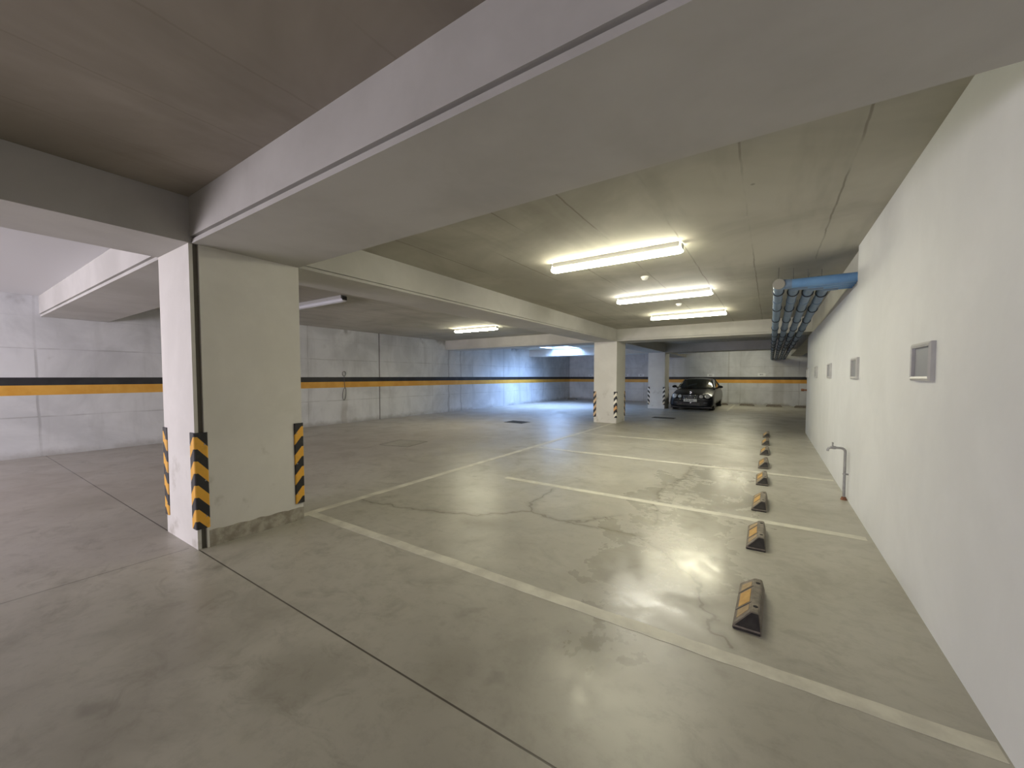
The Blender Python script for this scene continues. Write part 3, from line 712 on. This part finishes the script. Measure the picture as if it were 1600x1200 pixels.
        link('mirror_arm', tube(BM(), [(sx * .80, 1.74, .92), (sx * .90, 1.73, .945)], [.035, .03], 10), M['trimdk'], mr, 60)
        # fog lamps
        bm = BM(); nrm = Vector((sx * .22, -1, 0)).normalized()
        for v_ in box(bm, -.075, .075, -.02, .02, -.028, .028, .008).verts: pass
        f = link('fog_lamp', bm, M['foglens'], root, 60); f.location = (sx * .58, .088, .335); f.rotation_euler = (0, 0, sx * .25)
        # wheels
        for yy in (.82, 3.55):
            bm = BM(); tube(bm, [(sx * .62, yy, .30), (sx * .635, yy, .30), (sx * .82, yy, .30), (sx * .84, yy, .30)], [.28, .30, .30, .285], 32)
            wv = link('wheel', bm, M['tyre'], root, 40)
            bm = BM(); tube(bm, [(sx * .838, yy, .30), (sx * .846, yy, .30)], [.205, .20], 28)
            rim = link('rim', bm, M['grille'], wv)
            bm = BM(); torus(bm, (sx * .843, yy, .30), (1, 0, 0), .20, .012, 32, 8); disc(bm, (sx * .848, yy, .30), (1, 0, 0), .045, .02, 16)
            for k in range(5):
                a = 2 * math.pi * k / 5; tube(bm, [(sx * .85, yy + math.cos(a) * .04, .30 + math.sin(a) * .04), (sx * .845, yy + math.cos(a) * .195, .30 + math.sin(a) * .195)], [.026, .018], 8)
            link('spokes', bm, M['alloy'], wv, 60)
    # radiator grille in the bonnet, chrome surround and bars
    gx0, gx1 = .30, .235
    def gp(u, v, off=0): # u -1..1, v 0..1 on grille surface
        w = gx1 + (gx0 - gx1) * v
        return Vector((u * w, -.028 + .055 * v + .03 * u * u - off, .495 + .145 * v))
    bm = BM(); NU = 10
    g = [[bm.verts.new(gp(-1 + 2 * i / NU, j / 3)) for i in range(NU + 1)] for j in range(4)]
    for j in range(3):
        for i in range(NU): bm.faces.new((g[j][i], g[j][i + 1], g[j + 1][i + 1], g[j + 1][i]))
    gr = link('grille', bm, M['grille'], root); so = gr.modifiers.new('t', 'SOLIDIFY'); so.thickness = .05; so.offset = 0
    ed = [gp(-1, 0), gp(-.6, 0), gp(0, 0), gp(.6, 0), gp(1, 0)] + [gp(1.02, .5), gp(1, 1)] + [gp(.6, 1), gp(0, 1), gp(-.6, 1), gp(-1, 1), gp(-1.02, .5), gp(-1, 0)]
    link('grille_surround', tube(BM(), [p - Vector((0, .026, 0)) for p in ed], .0085, 8), M['chrome'], gr, 60)
    bm = BM()
    for v_ in (.25, .5, .75): tube(bm, [gp(-1, v_, .028), gp(-.5, v_, .028), gp(0, v_, .028), gp(.5, v_, .028), gp(1, v_, .028)], .0045, 8)
    link('grille_bars', bm, M['chrome'], gr, 60)
    c0 = gp(0, .5, .04); bm = BM(); torus(bm, c0, (0, 1, .3), .062, .006, 28, 8)
    for k in range(3):
        a = math.pi / 2 + k * 2 * math.pi / 3; tube(bm, [c0, c0 + Vector((math.cos(a) * .06, math.sin(a) * -.015, math.sin(a) * .06))], [.009, .003], 8)
    link('badge', bm, M['chrome'], gr, 60)
    # bumper strip, lower intake, number plate
    def bump(x, z, off): return Vector((x, .02 + .13 * (abs(x) / .85) ** 2.4 - off, z))
    xs = [-.78 + 1.56 * i / 16 for i in range(17)]
    link('bumper_strip', tube(BM(), [bump(x, .455, .0) for x in xs], .014, 8), M['trimdk'], root, 60)
    link('bumper_chrome', tube(BM(), [bump(x, .473, .004) for x in xs if abs(x) < .7], .004, 6), M['chrome'], root, 60)
    bm = BM(); box(bm, -.36, .36, .0, .10, .205, .30, .01); link('air_intake', bm, M['grille'], root)
    bm = BM(); box(bm, -.80, .80, .10, .34, .09, .18, .02); link('front_lip', bm, M['trimdk'], root)
    np_ = link('number_plate', box(BM(), -.26, .26, -.035, -.022, .375, .485, .003), M['nplate'], root)
    bm = BM(); x = -.20
    for wv in (.035, .035, 0, .04, .04, 0, .035, .035, .035, .03):
        if wv: box(bm, x, x + wv * .7, -.0365, -.035, .402, .458)
        x += wv if wv else .025
    link('plate_characters', bm, M['ink'], np_)
    # bonnet star
    bm = BM(); torus(bm, (0, .09, .755), (0, 1, 0), .032, .0035, 20, 6); tube(bm, [(0, .09, .69), (0, .09, .725)], .006, 8); link('bonnet_ornament', bm, M['chrome'], root, 60)
    # shut lines of the bonnet
    for sx in (-1, 1):
        pass
    return root
car = make_car((-2.80, 17.95, 0)); car.rotation_euler = (0, 0, R(0))
